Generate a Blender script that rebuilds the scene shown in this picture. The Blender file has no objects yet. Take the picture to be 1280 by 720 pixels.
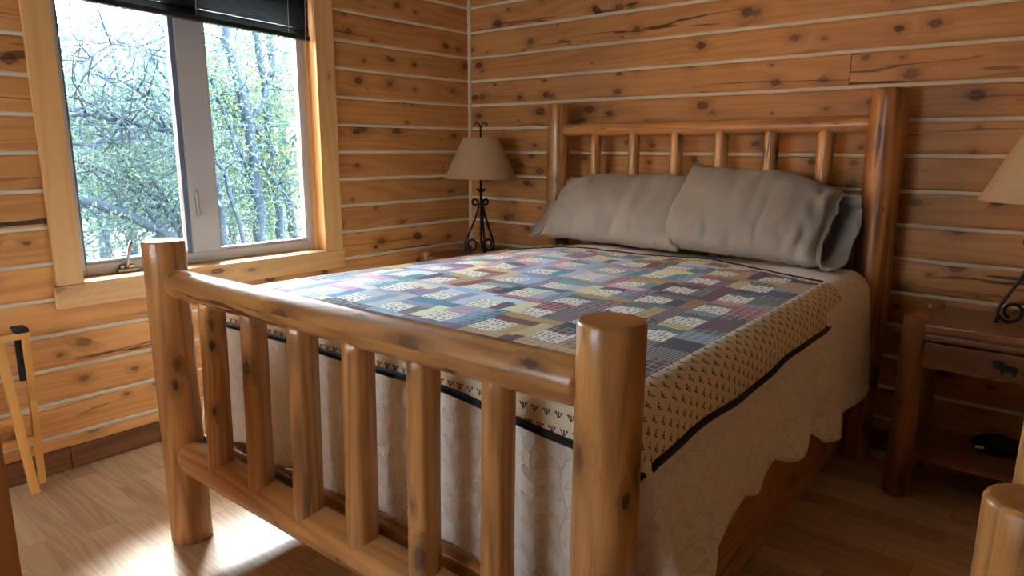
import bpy, bmesh, math, random
from mathutils import Vector, Matrix, noise
PI = math.pi
R_ = random.Random(7)
sc = bpy.context.scene
COL = sc.collection

# ------------------------------------------------------------------ node helpers
class S:
    """a socket with arithmetic"""
    def __init__(s, nt, out): s.nt, s.o = nt, out
    def _m(s, op, *a, clamp=False):
        n = s.nt.nodes.new('ShaderNodeMath'); n.operation = op; n.use_clamp = clamp
        for i, x in enumerate((s,) + a):
            if isinstance(x, S): s.nt.links.new(x.o, n.inputs[i])
            else: n.inputs[i].default_value = x
        return S(s.nt, n.outputs[0])
    def __add__(s, b): return s._m('ADD', b)
    __radd__ = __add__
    def __sub__(s, b): return s._m('SUBTRACT', b)
    def __rsub__(s, b): return (s * -1.0) + b
    def __mul__(s, b): return s._m('MULTIPLY', b)
    __rmul__ = __mul__
    def __truediv__(s, b): return s._m('DIVIDE', b)
    def sin(s): return s._m('SINE')
    def cos(s): return s._m('COSINE')
    def abs(s): return s._m('ABSOLUTE')
    def fract(s): return s._m('FRACT')
    def floor(s): return s._m('FLOOR')
    def sqrt(s): return s._m('SQRT')
    def pow(s, b): return s._m('POWER', b)
    def max(s, b): return s._m('MAXIMUM', b)
    def min(s, b): return s._m('MINIMUM', b)
    def lt(s, b): return s._m('LESS_THAN', b)
    def gt(s, b): return s._m('GREATER_THAN', b)
    def clamp(s): return s._m('ADD', 0.0, clamp=True)
    def ss(s, a, b):
        """smoothstep; a > b gives the falling edge"""
        n = s.nt.nodes.new('ShaderNodeMapRange'); n.interpolation_type = 'SMOOTHSTEP'
        inv = (not isinstance(a, S)) and (not isinstance(b, S)) and a > b
        if inv: a, b = b, a
        s.nt.links.new(s.o, n.inputs['Value'])
        for k, x in (('From Min', a), ('From Max', b)):
            if isinstance(x, S): s.nt.links.new(x.o, n.inputs[k])
            else: n.inputs[k].default_value = x
        if inv: n.inputs['To Min'].default_value = 1; n.inputs['To Max'].default_value = 0
        return S(s.nt, n.outputs['Result'])

class Mat:
    def __init__(s, name):
        s.m = bpy.data.materials.new(name); s.m.use_nodes = True
        s.nt = s.m.node_tree; s.nt.nodes.clear()
        s.out = s.nt.nodes.new('ShaderNodeOutputMaterial')
        s.b = s.nt.nodes.new('ShaderNodeBsdfPrincipled')
        s.nt.links.new(s.b.outputs[0], s.out.inputs[0])
    def node(s, t, **k):
        n = s.nt.nodes.new(t)
        for a, v in k.items(): setattr(n, a, v)
        return n
    def link(s, a, b): s.nt.links.new(a.o if isinstance(a, S) else a, b)
    def uv(s):
        n = s.node('ShaderNodeUVMap'); n.uv_map = 'UVMap'
        x = s.node('ShaderNodeSeparateXYZ'); s.link(n.outputs[0], x.inputs[0])
        return S(s.nt, x.outputs[0]), S(s.nt, x.outputs[1])
    def objco(s):
        n = s.node('ShaderNodeTexCoord'); x = s.node('ShaderNodeSeparateXYZ'); s.link(n.outputs['Object'], x.inputs[0])
        return [S(s.nt, x.outputs[i]) for i in range(3)]
    def vec(s, x, y, z=0.0):
        n = s.node('ShaderNodeCombineXYZ')
        for i, a in enumerate((x, y, z)):
            if isinstance(a, S): s.link(a, n.inputs[i])
            else: n.inputs[i].default_value = a
        return n.outputs[0]
    def noise(s, v, scale=1.0, detail=2.0, rough=0.5, dist=0.0):
        n = s.node('ShaderNodeTexNoise'); s.link(v, n.inputs['Vector'])
        n.inputs['Scale'].default_value = scale; n.inputs['Detail'].default_value = detail
        n.inputs['Roughness'].default_value = rough; n.inputs['Distortion'].default_value = dist
        return S(s.nt, n.outputs['Fac'])
    def voronoi(s, v, scale=1.0, feature='F1', rnd=1.0):
        n = s.node('ShaderNodeTexVoronoi', feature=feature, voronoi_dimensions='2D'); s.link(v, n.inputs['Vector'])
        n.inputs['Scale'].default_value = scale; n.inputs['Randomness'].default_value = rnd
        c = s.node('ShaderNodeSeparateColor')
        if feature == 'F1':
            s.link(n.outputs['Color'], c.inputs[0])
            return S(s.nt, n.outputs['Distance']), S(s.nt, c.outputs[0]), S(s.nt, c.outputs[1])
        return S(s.nt, n.outputs['Distance'])
    def white(s, v):
        n = s.node('ShaderNodeTexWhiteNoise', noise_dimensions='2D'); s.link(v, n.inputs['Vector'])
        c = s.node('ShaderNodeSeparateColor'); s.link(n.outputs['Color'], c.inputs[0])
        return [S(s.nt, c.outputs[i]) for i in range(3)]
    def objrand(s):
        n = s.node('ShaderNodeObjectInfo'); return S(s.nt, n.outputs['Random'])
    def attr(s, name):
        n = s.node('ShaderNodeAttribute'); n.attribute_name = name
        return S(s.nt, n.outputs['Fac']), n.outputs['Color']
    def mix(s, f, a, b, mode='MIX'):
        n = s.node('ShaderNodeMix', data_type='RGBA', blend_type=mode)
        if isinstance(f, S): s.link(f, n.inputs[0])
        else: n.inputs[0].default_value = f
        for i, x in ((6, a), (7, b)):
            if isinstance(x, (tuple, list)): n.inputs[i].default_value = (*x[:3], 1)
            else: s.link(x, n.inputs[i])
        return n.outputs[2]
    def scale(s, c, f):
        """colour c times scalar socket f"""
        n = s.node('ShaderNodeVectorMath', operation='SCALE'); s.link(c, n.inputs[0]); s.link(f, n.inputs['Scale'])
        return n.outputs[0]
    def bump(s, h, strength=0.3, dist=0.01):
        n = s.node('ShaderNodeBump'); n.inputs['Strength'].default_value = strength; n.inputs['Distance'].default_value = dist
        s.link(h, n.inputs['Height']); s.link(n.outputs[0], s.b.inputs['Normal'])
    def set(s, **k):
        for a, v in k.items():
            a = a.replace('_', ' ')
            i = s.b.inputs[a]
            if isinstance(v, S): s.link(v, i)
            elif isinstance(v, (int, float)): i.default_value = v
            elif isinstance(v, tuple): i.default_value = (*v[:3], 1) if len(i.default_value) == 4 else v
            else: s.link(v, i)
        return s

def lin(r, g, b):
    f = lambda c: (c/255/12.92) if c/255 <= .04045 else ((c/255+.055)/1.055)**2.4
    return (f(r), f(g), f(b))

def wood(name, light, dark, knot=lin(52, 24, 12), kd=(9, 5.5), kr=.24, kmin=.35, ring=55.0, ring_amt=.5, fib=.35,
         rough=.45, coat=0.0, tint=.25, crack=0.0, blotch=.35, attr=False, spec=.4, rough2=None, bump=.25):
    M = Mat(name)
    u, v = M.uv()
    r = M.objrand()
    u = u + r * 7.3; v = v + r * 23.7
    # knots
    d, c1, c2 = M.voronoi(M.vec(u * kd[0], v * kd[1]))
    rk = (c1 - kmin).max(0.0) * kr / (1 - kmin)
    wob = M.noise(M.vec(u * 75, v * 55), 1, 3, .65)
    dd = d * (wob * 1.5 + .25)
    core = dd.ss(rk * 1.1 + .006, rk * .5) * rk.gt(.012) * (c2 * .5 + .5)
    halo = dd.ss(rk * 3.2 + .02, rk * .7) * rk.gt(.012)
    ringk = dd.ss(rk * .62, rk * .35) * rk.gt(.05)
    # grain
    wander = M.noise(M.vec(u * 5, v * .9), 1, 2)
    g = u + wander * .05 + halo * .018
    cath = M.noise(M.vec(g * 9, v * .55), 1, 1.5)
    rings = ((cath * ring).sin() * .5 + .5).pow(1.6)
    fibre = M.noise(M.vec(g * 260, v * 5), 1, 2, .6)
    big = M.noise(M.vec(u * 6 + 9.1, v * 1.6), 1, 2, .6)
    f = (rings * ring_amt + (fibre - .5) * fib + (big - .5) * blotch * 2 + .25).clamp()
    col = M.mix(f, light, dark)
    col = M.mix(halo * .55, col, tuple(a*.62 + b*.1 for a, b in zip(dark, light)))
    col = M.mix(core, col, knot)
    col = M.mix(ringk * .6, col, tuple(k_*.5 + d_*.5 for k_, d_ in zip(knot, dark)))
    h = fibre * .25 - core * .4
    if crack > 0:
        cn = M.noise(M.vec(u * 5 + 3.3, v * .32), 1, 4, .5)
        cm = M.noise(M.vec(u * 4 + 1.7, v * .8 + 5), 1, 1)
        ck = (cn - .5).abs().ss(.008, .003) * cm.ss(.58 - crack * .1, .64)
        col = M.mix(ck * .9, col, lin(34, 14, 6)); h = h - ck * 1.5
    if attr:
        a, _ = M.attr('tint'); col = M.scale(col, a)
    else:
        col = M.scale(col, (r - .5) * tint + 1.0)
    M.set(Base_Color=col, Roughness=(fibre - .5) * .12 + rough, Specular_IOR_Level=spec, Coat_Weight=coat, Coat_Roughness=.18)
    M.bump(h, bump, .002)
    return M.m

def plain(name, col, rough=.5, metal=0.0, spec=.5, sheen=0.0):
    M = Mat(name); M.set(Base_Color=col, Roughness=rough, Metallic=metal, Specular_IOR_Level=spec)
    return M.m

WALL = wood('wall_pine', lin(207, 150, 91), lin(165, 107, 56), knot=lin(52, 27, 14), kd=(9.5, 6), kr=.24, kmin=.4, ring=60, ring_amt=.35,
            fib=.25, rough=.55, crack=1.0, blotch=.35, attr=True, spec=.3)
TRIM = wood('trim_pine', lin(222, 176, 118), lin(198, 146, 88), knot=lin(70, 26, 18), kd=(7, 2.6), kr=.16, kmin=.55, ring=40, ring_amt=.3, fib=.3, rough=.42, tint=.12, spec=.4)
LOG = wood('log_pine', lin(192, 136, 78), lin(116, 72, 36), knot=lin(50, 28, 16), kd=(9, 4.5), kr=.2, kmin=.45, ring=60, ring_amt=.4, fib=.75,
           rough=.34, coat=.25, tint=.2, blotch=.35, crack=.7)
RUSTIC = wood('rustic_log', lin(176, 116, 62), lin(112, 66, 30), knot=lin(30, 14, 8), kd=(9, 4), kr=.3, kmin=.3, ring=40, ring_amt=.7, fib=.6, rough=.4, coat=.1, tint=.1, blotch=.5)
ENDG = wood('log_end_grain', lin(170, 110, 58), lin(136, 82, 38), kmin=.97, ring=60, ring_amt=.5, fib=.3, rough=.4, coat=.2)
BASE = wood('baseboard_wood', lin(140, 92, 56), lin(92, 54, 30), kd=(6, 3), kr=.3, kmin=.45, ring=40, ring_amt=.6, fib=.5, rough=.5, tint=.25)
RACKW = wood('light_varnished_wood', lin(224, 168, 92), lin(202, 138, 66), kmin=.97, ring=24, ring_amt=.25, fib=.35, rough=.35, coat=.2, tint=.08)
STAND = wood('nightstand_pine', lin(150, 96, 54), lin(104, 62, 34), kd=(8, 4), kr=.2, kmin=.5, ring=40, ring_amt=.5, fib=.4, rough=.3, coat=.35, tint=.12)
JAMB = wood('door_jamb_wood', lin(178, 120, 70), lin(150, 98, 54), kmin=.97, ring=20, ring_amt=.2, fib=.3, rough=.6, tint=.05, spec=.15)
CHINK = plain('chinking', lin(222, 213, 195), .8, spec=.2)
VINYL = plain('white_vinyl', lin(184, 184, 190), .4)
GASKET = plain('grey_gasket', lin(88, 104, 130), .5)
IRON = plain('black_iron', lin(22, 20, 22), .45, 0.6)
BLACK = plain('black_webbing', lin(16, 15, 20), .8)
DARKOBJ = plain('dark_cloth', lin(18, 15, 14), .85)
WHITEP = plain('white_tag', lin(225, 222, 215), .6)
METAL = plain('satin_metal', lin(170, 168, 162), .35, .8)
PLASTER = plain('pale_ceiling_paint', lin(214, 204, 186), .85, spec=.2)

def mk_blind():
    M = Mat('black_blind_slats'); M.set(Base_Color=lin(20, 20, 28), Roughness=.45)
    return M.m
BLIND = mk_blind()

def mk_floor():
    M = Mat('laminate_planks')
    u, v = M.uv()                       # u across the strips, v along them
    W = .097
    row = (u / W).floor(); ru = (u / W).fract()
    r1 = M.white(M.vec(row, 3.0))
    L = .52
    vv = v / L + r1[0] * 7.0
    cell = vv.floor(); rv = vv.fract()
    rc = M.white(M.vec(row, cell))
    uu = u + rc[1] * 9; w2 = v + rc[2] * 31
    wan = M.noise(M.vec(uu * 7, w2 * 1.3), 1, 2)
    cath = M.noise(M.vec((uu + wan * .06) * 12, w2 * .8), 1, 1)
    ring = ((cath * 60).sin() * .5 + .5)
    fib = M.noise(M.vec((uu + wan * .02) * 300, w2 * 7), 1, 2, .6)
    f = (ring * .35 + (fib - .5) * .5 + (rc[0] - .5) * .75 + .4).clamp()
    col = M.mix(f, lin(216, 184, 148), lin(170, 134, 100))
    seam = (ru - .5).abs().ss(.485, .497).max((rv - .5).abs().ss(.496, .499))
    col = M.mix(seam * .45, col, lin(88, 58, 38))
    M.set(Base_Color=col, Roughness=(fib - .5) * .1 + .33, Specular_IOR_Level=.5)
    M.bump(fib * .15 - seam * .5, .2, .002)
    return M.m
FLOOR = mk_floor()

def mk_coverlet():
    M = Mat('cream_matelasse')
    u, v = M.uv()
    # vines of leaves stitched into the cloth: a wavy stem, leaves left and right of it
    P, Q = .078, .064
    k = (u / P).floor(); x = ((u / P).fract() - .5) * P
    t = v / Q + k * .37
    stem = x - (t * PI).sin() * .0075
    wob = M.noise(M.vec(u * 14, v * 14), 1, 2)
    line = (stem.abs() - (wob - .5) * .003).abs().ss(.0018, .0007)
    def leaf(shift, sg):
        q = ((t + shift).fract() - .5) * Q
        a = x * sg - .018; b = q
        ca, sa = math.cos(.9), math.sin(.9)
        p1 = a * ca + b * sa; p2 = b * ca - a * sa
        e = ((p1 / .0175).pow(2.0) + (p2 / .0072).pow(2.0)).sqrt() + (wob - .5) * .35
        mid = p2.abs().ss(.0015, .0005) * e.lt(.9)
        return (e - 1).abs().ss(.16, .05).max(mid * .6)
    vine = line.max(leaf(0.0, 1.0)).max(leaf(.5, -1.0))
    d2 = M.voronoi(M.vec(u * 60, v * 60), 1, 'DISTANCE_TO_EDGE')
    puck = M.noise(M.vec(u * 75, v * 75), 1, 2, .6)
    nz = M.noise(M.vec(u * 30, v * 30), 1, 1)
    worm = ((nz * 26).sin() * .5 + .5)
    col = M.mix(vine * .22, lin(240, 238, 233), lin(196, 191, 182))
    M.set(Base_Color=col, Roughness=.9, Specular_IOR_Level=.15, Sheen_Weight=.15)
    M.bump(puck * .6 + worm * .4 - vine * .9, .9, .005)
    return M.m
COVER = mk_coverlet()

def mk_quilt():
    M = Mat('patchwork_quilt')
    u, v = M.uv()
    _, pc = M.attr('patch'); ty, _ = M.attr('ptype')
    # thread stripes, plaids and small prints inside the patches
    s1 = ((u * (2*PI/.0095)).sin() * .5 + .5); s2 = ((v * (2*PI/.0115)).sin() * .5 + .5)
    w1 = ((u * (2*PI/.024)).sin()).ss(.75, .95); w2 = ((v * (2*PI/.027)).sin()).ss(.75, .95)
    is_plaid = (ty - 1).abs().lt(.25); is_strU = (ty - 2).abs().lt(.25); is_strV = (ty - 3).abs().lt(.25)
    is_print = (ty - 4).abs().lt(.25); is_bord = (ty - 5).abs().lt(.25)
    pale = M.mix(.5, pc, (.75, .74, .72)); deep = M.mix(.72, pc, (.012, .010, .018))
    col = M.mix(is_plaid * (w1.max(w2)) * .8, pc, pale)
    col = M.mix(is_plaid * (s1 * s2).ss(.55, .8) * .45, col, deep)
    col = M.mix(is_strU * s1.ss(.55, .8) * .65, col, pale)
    col = M.mix(is_strV * s2.ss(.55, .8) * .65, col, deep)
    # cream print: sprigs
    d, c1, c2 = M.voronoi(M.vec(u * 62, v * 62), 1, 'F1', .55)
    spr = d.ss(.36, .24)
    sc_ = M.mix(c1.gt(.6), lin(96, 56, 52), lin(70, 66, 62)); sc_ = M.mix(c2.gt(.7), sc_, lin(120, 118, 70))
    col = M.mix(is_print * spr * .85, col, sc_)
    # border print: small dark winged sprigs on cream, in staggered rows
    P, Q = .030, .034
    row = (v / Q).floor(); par = (row * .5).fract() * 2.0
    x = ((u / P + par * .5).fract() - .5) * P; y = ((v / Q).fract() - .5) * Q
    tri = (x.abs() * 1.0 - (y + .0085) * .75).lt(0.0) * y.lt(.0065) 
    notch = ((x.abs() - .003).abs()).lt(.0011) * y.gt(-.001)
    dotm = (x * x + (y + .0045) * (y + .0045)).lt(.000009)
    sprig = (tri * (1 - notch)).max(dotm).clamp()
    col = M.mix(is_bord * sprig * .92, col, lin(58, 30, 28))
    # wash of the weave
    fib = M.noise(M.vec(u * 420, v * 420), 1, 1)
    col = M.scale(col, fib * .3 + .85)
    # rows of quilting
    rowq = ((v * (2*PI/.0125)).sin().abs()).pow(.5)
    puck = M.noise(M.vec(u * 38, v * 110), 1, 2)
    M.set(Base_Color=col, Roughness=.72, Specular_IOR_Level=.28, Sheen_Weight=.12, Sheen_Roughness=.4, Sheen_Tint=(.8, .9, 1.0))
    M.bump(rowq * .55 + puck * .6, .5, .005)
    return M.m
QUILT = mk_quilt()

def mk_fabric(name, col, sc_=900, wr=.3):
    M = Mat(name); u, v = M.uv()
    w = ((u * sc_).sin() * (v * sc_).sin()) * .5 + .5
    n = M.noise(M.vec(u * 25, v * 25), 1, 3, .6)
    c = M.mix(n * .5 + w * .15, tuple(x*1.06 for x in col), tuple(x*.9 for x in col))
    M.set(Base_Color=c, Roughness=.85, Specular_IOR_Level=.2, Sheen_Weight=.15)
    M.bump(w * .2 + n * .8, wr, .003)
    return M.m
GREY = mk_fabric('grey_cotton', lin(146, 145, 143))
SHEET = mk_fabric('pale_sheet', lin(190, 184, 172))
BIND = mk_fabric('black_binding', lin(22, 19, 26))

def mk_shade():
    M = Mat('parchment_shade'); u, v = M.uv()
    n = M.noise(M.vec(u * 70, v * 70), 1, 4, .65); n2 = M.noise(M.vec(u * 9, v * 9), 1, 2)
    c = M.mix((n * .8 + n2 * .5 - .2).clamp(), lin(222, 194, 156), lin(190, 160, 122))
    M.set(Base_Color=c, Roughness=.75, Specular_IOR_Level=.2)
    tr = M.node('ShaderNodeBsdfTranslucent'); M.link(c, tr.inputs[0])
    mx = M.node('ShaderNodeMixShader'); mx.inputs[0].default_value = .35
    M.link(M.b.outputs[0], mx.inputs[1]); M.link(tr.outputs[0], mx.inputs[2]); M.link(mx.outputs[0], M.out.inputs[0])
    return M.m
SHADE = mk_shade()

def mk_glass():
    M = Mat('window_glass'); nt = M.nt; nt.nodes.remove(M.b)
    t = M.node('ShaderNodeBsdfTransparent'); g = M.node('ShaderNodeBsdfGlossy'); g.inputs['Roughness'].default_value = .02
    t.inputs[0].default_value = (.95, .98, .98, 1)
    fr = M.node('ShaderNodeFresnel'); fr.inputs[0].default_value = 1.3
    mx = M.node('ShaderNodeMixShader'); M.link(fr.outputs[0], mx.inputs[0]); M.link(t.outputs[0], mx.inputs[1]); M.link(g.outputs[0], mx.inputs[2])
    M.link(mx.outputs[0], M.out.inputs[0])
    return M.m
GLASS = mk_glass()

def mk_leaf(name, cols):
    M = Mat(name)
    u, v = M.uv()
    w = M.white(M.vec((u * 1.0).floor(), 0.0))
    c = M.mix(w[0].gt(.45), cols[0], cols[1]); c = M.mix(w[1].gt(.72), c, cols[2])
    M.set(Base_Color=c, Roughness=.6, Specular_IOR_Level=.2)
    tr = M.node('ShaderNodeBsdfTranslucent'); M.link(c, tr.inputs[0])
    mx = M.node('ShaderNodeMixShader'); mx.inputs[0].default_value = .5
    M.link(M.b.outputs[0], mx.inputs[1]); M.link(tr.outputs[0], mx.inputs[2]); M.link(mx.outputs[0], M.out.inputs[0])
    return M.m
def mk_bark():
    M = Mat('pale_grey_bark'); u, v = M.uv()
    n = M.noise(M.vec(u * 30, v * 8), 1, 3, .6)
    M.set(Base_Color=M.mix(n, BARK_L, BARK_D), Roughness=.9, Specular_IOR_Level=.1)
    return M.m
BARK_L, BARK_D = (.022, .031, .046), (.009, .014, .023)
BARK = mk_bark()
LEAF_A = mk_leaf('teal_leaves', [(.030, .060, .054), (.020, .042, .042), (.050, .078, .054)])
LEAF_B = mk_leaf('yellow_green_leaves', [(.034, .058, .034), (.020, .042, .034), (.066, .078, .024)])

def mk_ground():
    M = Mat('pale_ground'); x, y, z = M.objco()
    n = M.noise(M.vec(x, y), .8, 4, .6)
    M.set(Base_Color=M.mix(n, (.055, .068, .04), (.03, .045, .026)), Roughness=.95)
    return M.m
GROUND = mk_ground()
def mk_siding():
    M = Mat('pale_siding'); x, y, z = M.objco()
    l = (z / .22).fract().ss(.9, .97)
    M.set(Base_Color=M.mix(l, (.42, .42, .43), (.16, .18, .22)), Roughness=.8)
    return M.m
SIDING = mk_siding()

# ------------------------------------------------------------------ mesh helpers
class MB:
    def __init__(s): s.v, s.f, s.uv, s.mi, s.sm, s.tint = [], [], [], [], [], []
    def face(s, idx, uvs, mi=0, smooth=True, tint=1.0):
        s.f.append(idx); s.uv.append(uvs); s.mi.append(mi); s.sm.append(smooth); s.tint.append(tint)
    def grid(s, P, U, close_j=False, mi=0, smooth=True, flip=False, tint=1.0):
        """P[i][j] points, U[i][j] uvs (with close_j U has one more column)"""
        b = len(s.v); ni, nj = len(P), len(P[0])
        for row in P: s.v.extend([tuple(p) for p in row])
        mj = nj if close_j else nj - 1
        for i in range(ni - 1):
            for j in range(mj):
                j2 = (j + 1) % nj
                q = [b+i*nj+j, b+i*nj+j2, b+(i+1)*nj+j2, b+(i+1)*nj+j]
                w = [U[i][j], U[i][j+1], U[i+1][j+1], U[i+1][j]]
                if flip: q.reverse(); w.reverse()
                s.face(q, w, mi, smooth, tint)
        return b
    def box(s, x0, x1, y0, y1, z0, z1, grain='z', bev=.004, mi=0, rot=None, loc=None, tint=1.0):
        bm = bmesh.new(); bmesh.ops.create_cube(bm, size=1)
        for v in bm.verts:
            v.co = Vector(((x0+x1)/2 + v.co.x*(x1-x0), (y0+y1)/2 + v.co.y*(y1-y0), (z0+z1)/2 + v.co.z*(z1-z0)))
        bev = min(bev, .4*min(x1-x0, y1-y0, z1-z0))
        if bev > 0: bmesh.ops.bevel(bm, geom=list(bm.edges), offset=bev, segments=2, affect='EDGES', profile=.6)
        s.add_bm(bm, grain, mi, rot, loc, tint)
    def add_bm(s, bm, grain='z', mi=0, rot=None, loc=None, tint=1.0, smooth=None):
        ou, ov = R_.uniform(0, 20), R_.uniform(0, 20)
        b = len(s.v); g = 'xyz'.index(grain)
        bm.verts.index_update(); bm.normal_update()
        for f in bm.faces:
            n = f.normal; ax = max(range(3), key=lambda i: abs(n[i]))
            o = [i for i in range(3) if i != ax]
            if ax == g: ui, vi, kv = o[0], o[1], .08
            else:
                ui = [i for i in o if i != g][0]; vi = g; kv = 1
            w = [(l.vert.co[ui] + ou + (0 if ax == g else .37*ax), l.vert.co[vi]*kv + ov) for l in f.loops]
            sm = (f.calc_area() < 0 if smooth is None else smooth)
            s.face([b + l.vert.index for l in f.loops], w, mi, sm, tint)
        for v in bm.verts:
            c = v.co.copy()
            if rot is not None: c = rot @ c
            if loc is not None: c = c + Vector(loc)
            s.v.append(tuple(c))
        bm.free()
    def log(s, p0, p1, r0, r1=None, seg=28, nr=12, cham=.006, wav=.02, endmi=None, dome=(0, 0), flat=0.0, up=None):
        """a log from p0 to p1; dome = length of rounded shoulder at either end"""
        r1 = r0 if r1 is None else r1
        p0, p1 = Vector(p0), Vector(p1); ax = p1 - p0; L = ax.length; ax.normalize()
        t = Vector(up) if up else (Vector((0, 0, 1)) if abs(ax.z) < .9 else Vector((1, 0, 0)))
        a = ax.cross(t).normalized(); b = ax.cross(a)
        ou, ov = R_.uniform(0, 20), R_.uniform(0, 20); ns = R_.uniform(0, 99)
        st = []
        for e in (0, 1):
            d = dome[e]
            if d > 0:
                q = [(d*(1-math.cos(k/6*PI/2)), math.sin((k+.35)/6.35*PI/2)) for k in range(7)]
            else: q = [(0, 1 - cham/r0), (cham*.35, 1 - cham*.3/r0), (cham, 1)]
            st.append(q)
        rows = [(x/L, m) for x, m in st[0]] + [((k+1)/(nr+1), 1) for k in range(nr)] + [(1 - x/L, m) for x, m in reversed(st[1])]
        rows.sort(key=lambda z: z[0])
        P, U = [], []
        for x, m in rows:
            r = (r0 + (r1-r0)*x) * m; row, ur = [], []
            for k in range(seg):
                th = 2*PI*k/seg
                n = noise.noise(Vector((math.cos(th)*.9 + ns, math.sin(th)*.9, x*L*2.2))) * wav * 2
                rr = r*(1 + n)
                if flat: rr *= 1 - flat*abs(math.sin(th*4))**2 * .5
                row.append(p0 + ax*(x*L) + a*(math.cos(th)*rr) + b*(math.sin(th)*rr)); ur.append((th*r0 + ou, x*L + ov))
            ur.append((2*PI*r0 + ou, x*L + ov)); P.append(row); U.append(ur)
        base = s.grid(P, U, True)
        em = endmi if endmi is not None else 0
        for e, row in ((0, P[0]), (1, P[-1])):
            c = p0 if e == 0 else p1
            ci = len(s.v); s.v.append(tuple(c)); i0 = base if e == 0 else base + (len(P)-1)*seg
            for k in range(seg):
                k2 = (k+1) % seg
                q = [ci, i0+k2, i0+k] if e == 0 else [ci, i0+k, i0+k2]
                uu = [(ou, ov), (ou + r0, ov+.02*math.sin(PI*k/seg)), (ou + r0, ov+.02*math.sin(PI*k/seg))]
                s.face(q, uu, em, False)
    def tube(s, pts, r, seg=10, caps=True, mi=0):
        pts = [Vector(p) for p in pts]; n = len(pts)
        rad = r if isinstance(r, (list, tuple)) else [r]*n
        tan = [(pts[min(i+1, n-1)] - pts[max(i-1, 0)]).normalized() for i in range(n)]
        t0 = tan[0]; a = t0.cross(Vector((0, 0, 1)) if abs(t0.z) < .9 else Vector((1, 0, 0))).normalized()
        P, U = [], []; l = 0
        for i in range(n):
            a = (a - tan[i]*a.dot(tan[i])).normalized(); b = tan[i].cross(a)
            if i: l += (pts[i]-pts[i-1]).length
            P.append([pts[i] + (a*math.cos(2*PI*k/seg) + b*math.sin(2*PI*k/seg))*rad[i] for k in range(seg)])
            U.append([(2*PI*k/seg*rad[i], l) for k in range(seg+1)])
        b0 = s.grid(P, U, True, mi)
        if caps:
            s.face([b0+k for k in reversed(range(seg))], [(0, 0)]*seg, mi, False)
            s.face([b0+(n-1)*seg+k for k in range(seg)], [(0, 0)]*seg, mi, False)
    def lathe(s, prof, c, seg=48, mi=0, closed=False):
        P = [[(c[0]+r*math.cos(2*PI*k/seg), c[1]+r*math.sin(2*PI*k/seg), c[2]+z) for k in range(seg)] for r, z in prof]
        l, U = 0, []
        for i, (r, z) in enumerate(prof):
            if i: l += math.hypot(r-prof[i-1][0], z-prof[i-1][1])
            U.append([(2*PI*k/seg*max(prof[0][0], .02), l) for k in range(seg+1)])
        s.grid(P, U, True, mi)
    def prism(s, poly, y0, y1, mi=0, tf=None):
        """outline poly (x,z) extruded from y0 to y1"""
        b = len(s.v); n = len(poly)
        for y in (y0, y1):
            for x, z in poly:
                p = Vector((x, y, z)); s.v.append(tuple(tf(p) if tf else p))
        s.face([b+i for i in range(n)], [poly[i] for i in range(n)], mi, False)
        s.face([b+n+i for i in reversed(range(n))], [poly[i] for i in reversed(range(n))], mi, False)
        for i in range(n):
            j = (i+1) % n
            s.face([b+j, b+i, b+n+i, b+n+j], [poly[j], poly[i], poly[i], poly[j]], mi, False)
    def build(s, name, mats, parent=None):
        me = bpy.data.meshes.new(name); me.from_pydata(s.v, [], s.f)
        if not isinstance(mats, (list, tuple)): mats = [mats]
        for m in mats: me.materials.append(m)
        uvl = me.uv_layers.new(name='UVMap')
        k = 0
        for i, p in enumerate(me.polygons):
            p.material_index = s.mi[i]; p.use_smooth = s.sm[i]
            for j in range(p.loop_total): uvl.data[k].uv = s.uv[i][j]; k += 1
        at = me.attributes.new('tint', 'FLOAT', 'FACE')
        at.data.foreach_set('value', s.tint)
        me.validate(clean_customdata=False); me.update()
        o = bpy.data.objects.new(name, me); COL.objects.link(o)
        if parent: o.parent = parent
        return o

def thing(name, label, cat, loc=(0, 0, 0), rz=0, group=None):
    o = bpy.data.objects.new(name, None); COL.objects.link(o); o.empty_display_size = .1
    o.location = loc; o.rotation_euler = (0, 0, rz); o['label'] = label; o['category'] = cat
    if group: o['group'] = group
    return o
def tag(o, label, cat, group=None, loc=None, rz=0):
    o['label'] = label; o['category'] = cat
    if group: o['group'] = group
    if loc is not None: o.location = loc; o.rotation_euler = (0, 0, rz)
    return o
def struct(o): o['kind'] = 'structure'; return o
def smoothstep(a, b, x):
    t = max(0, min(1, (x-a)/(b-a))); return t*t*(3-2*t)
def edge_split(o, ang=40):
    for p in o.data.polygons: p.use_smooth = True
    o.data.set_sharp_from_angle(angle=math.radians(ang))
    return o

# ------------------------------------------------------------------ the room shell
RX, FY, CZ = 4.15, -5.20, 2.36            # right wall, front wall (behind the camera), ceiling
WY0, WY1, WZ0, WZ1 = -2.278, -1.115, .765, 2.07     # window opening
ZL = [0, .1436, .2845, .425, .566, .707, .851, .993, 1.135, 1.279, 1.421, 1.5625, 1.708, 1.847, 1.996, 2.14, 2.285, 2.43]

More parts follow.
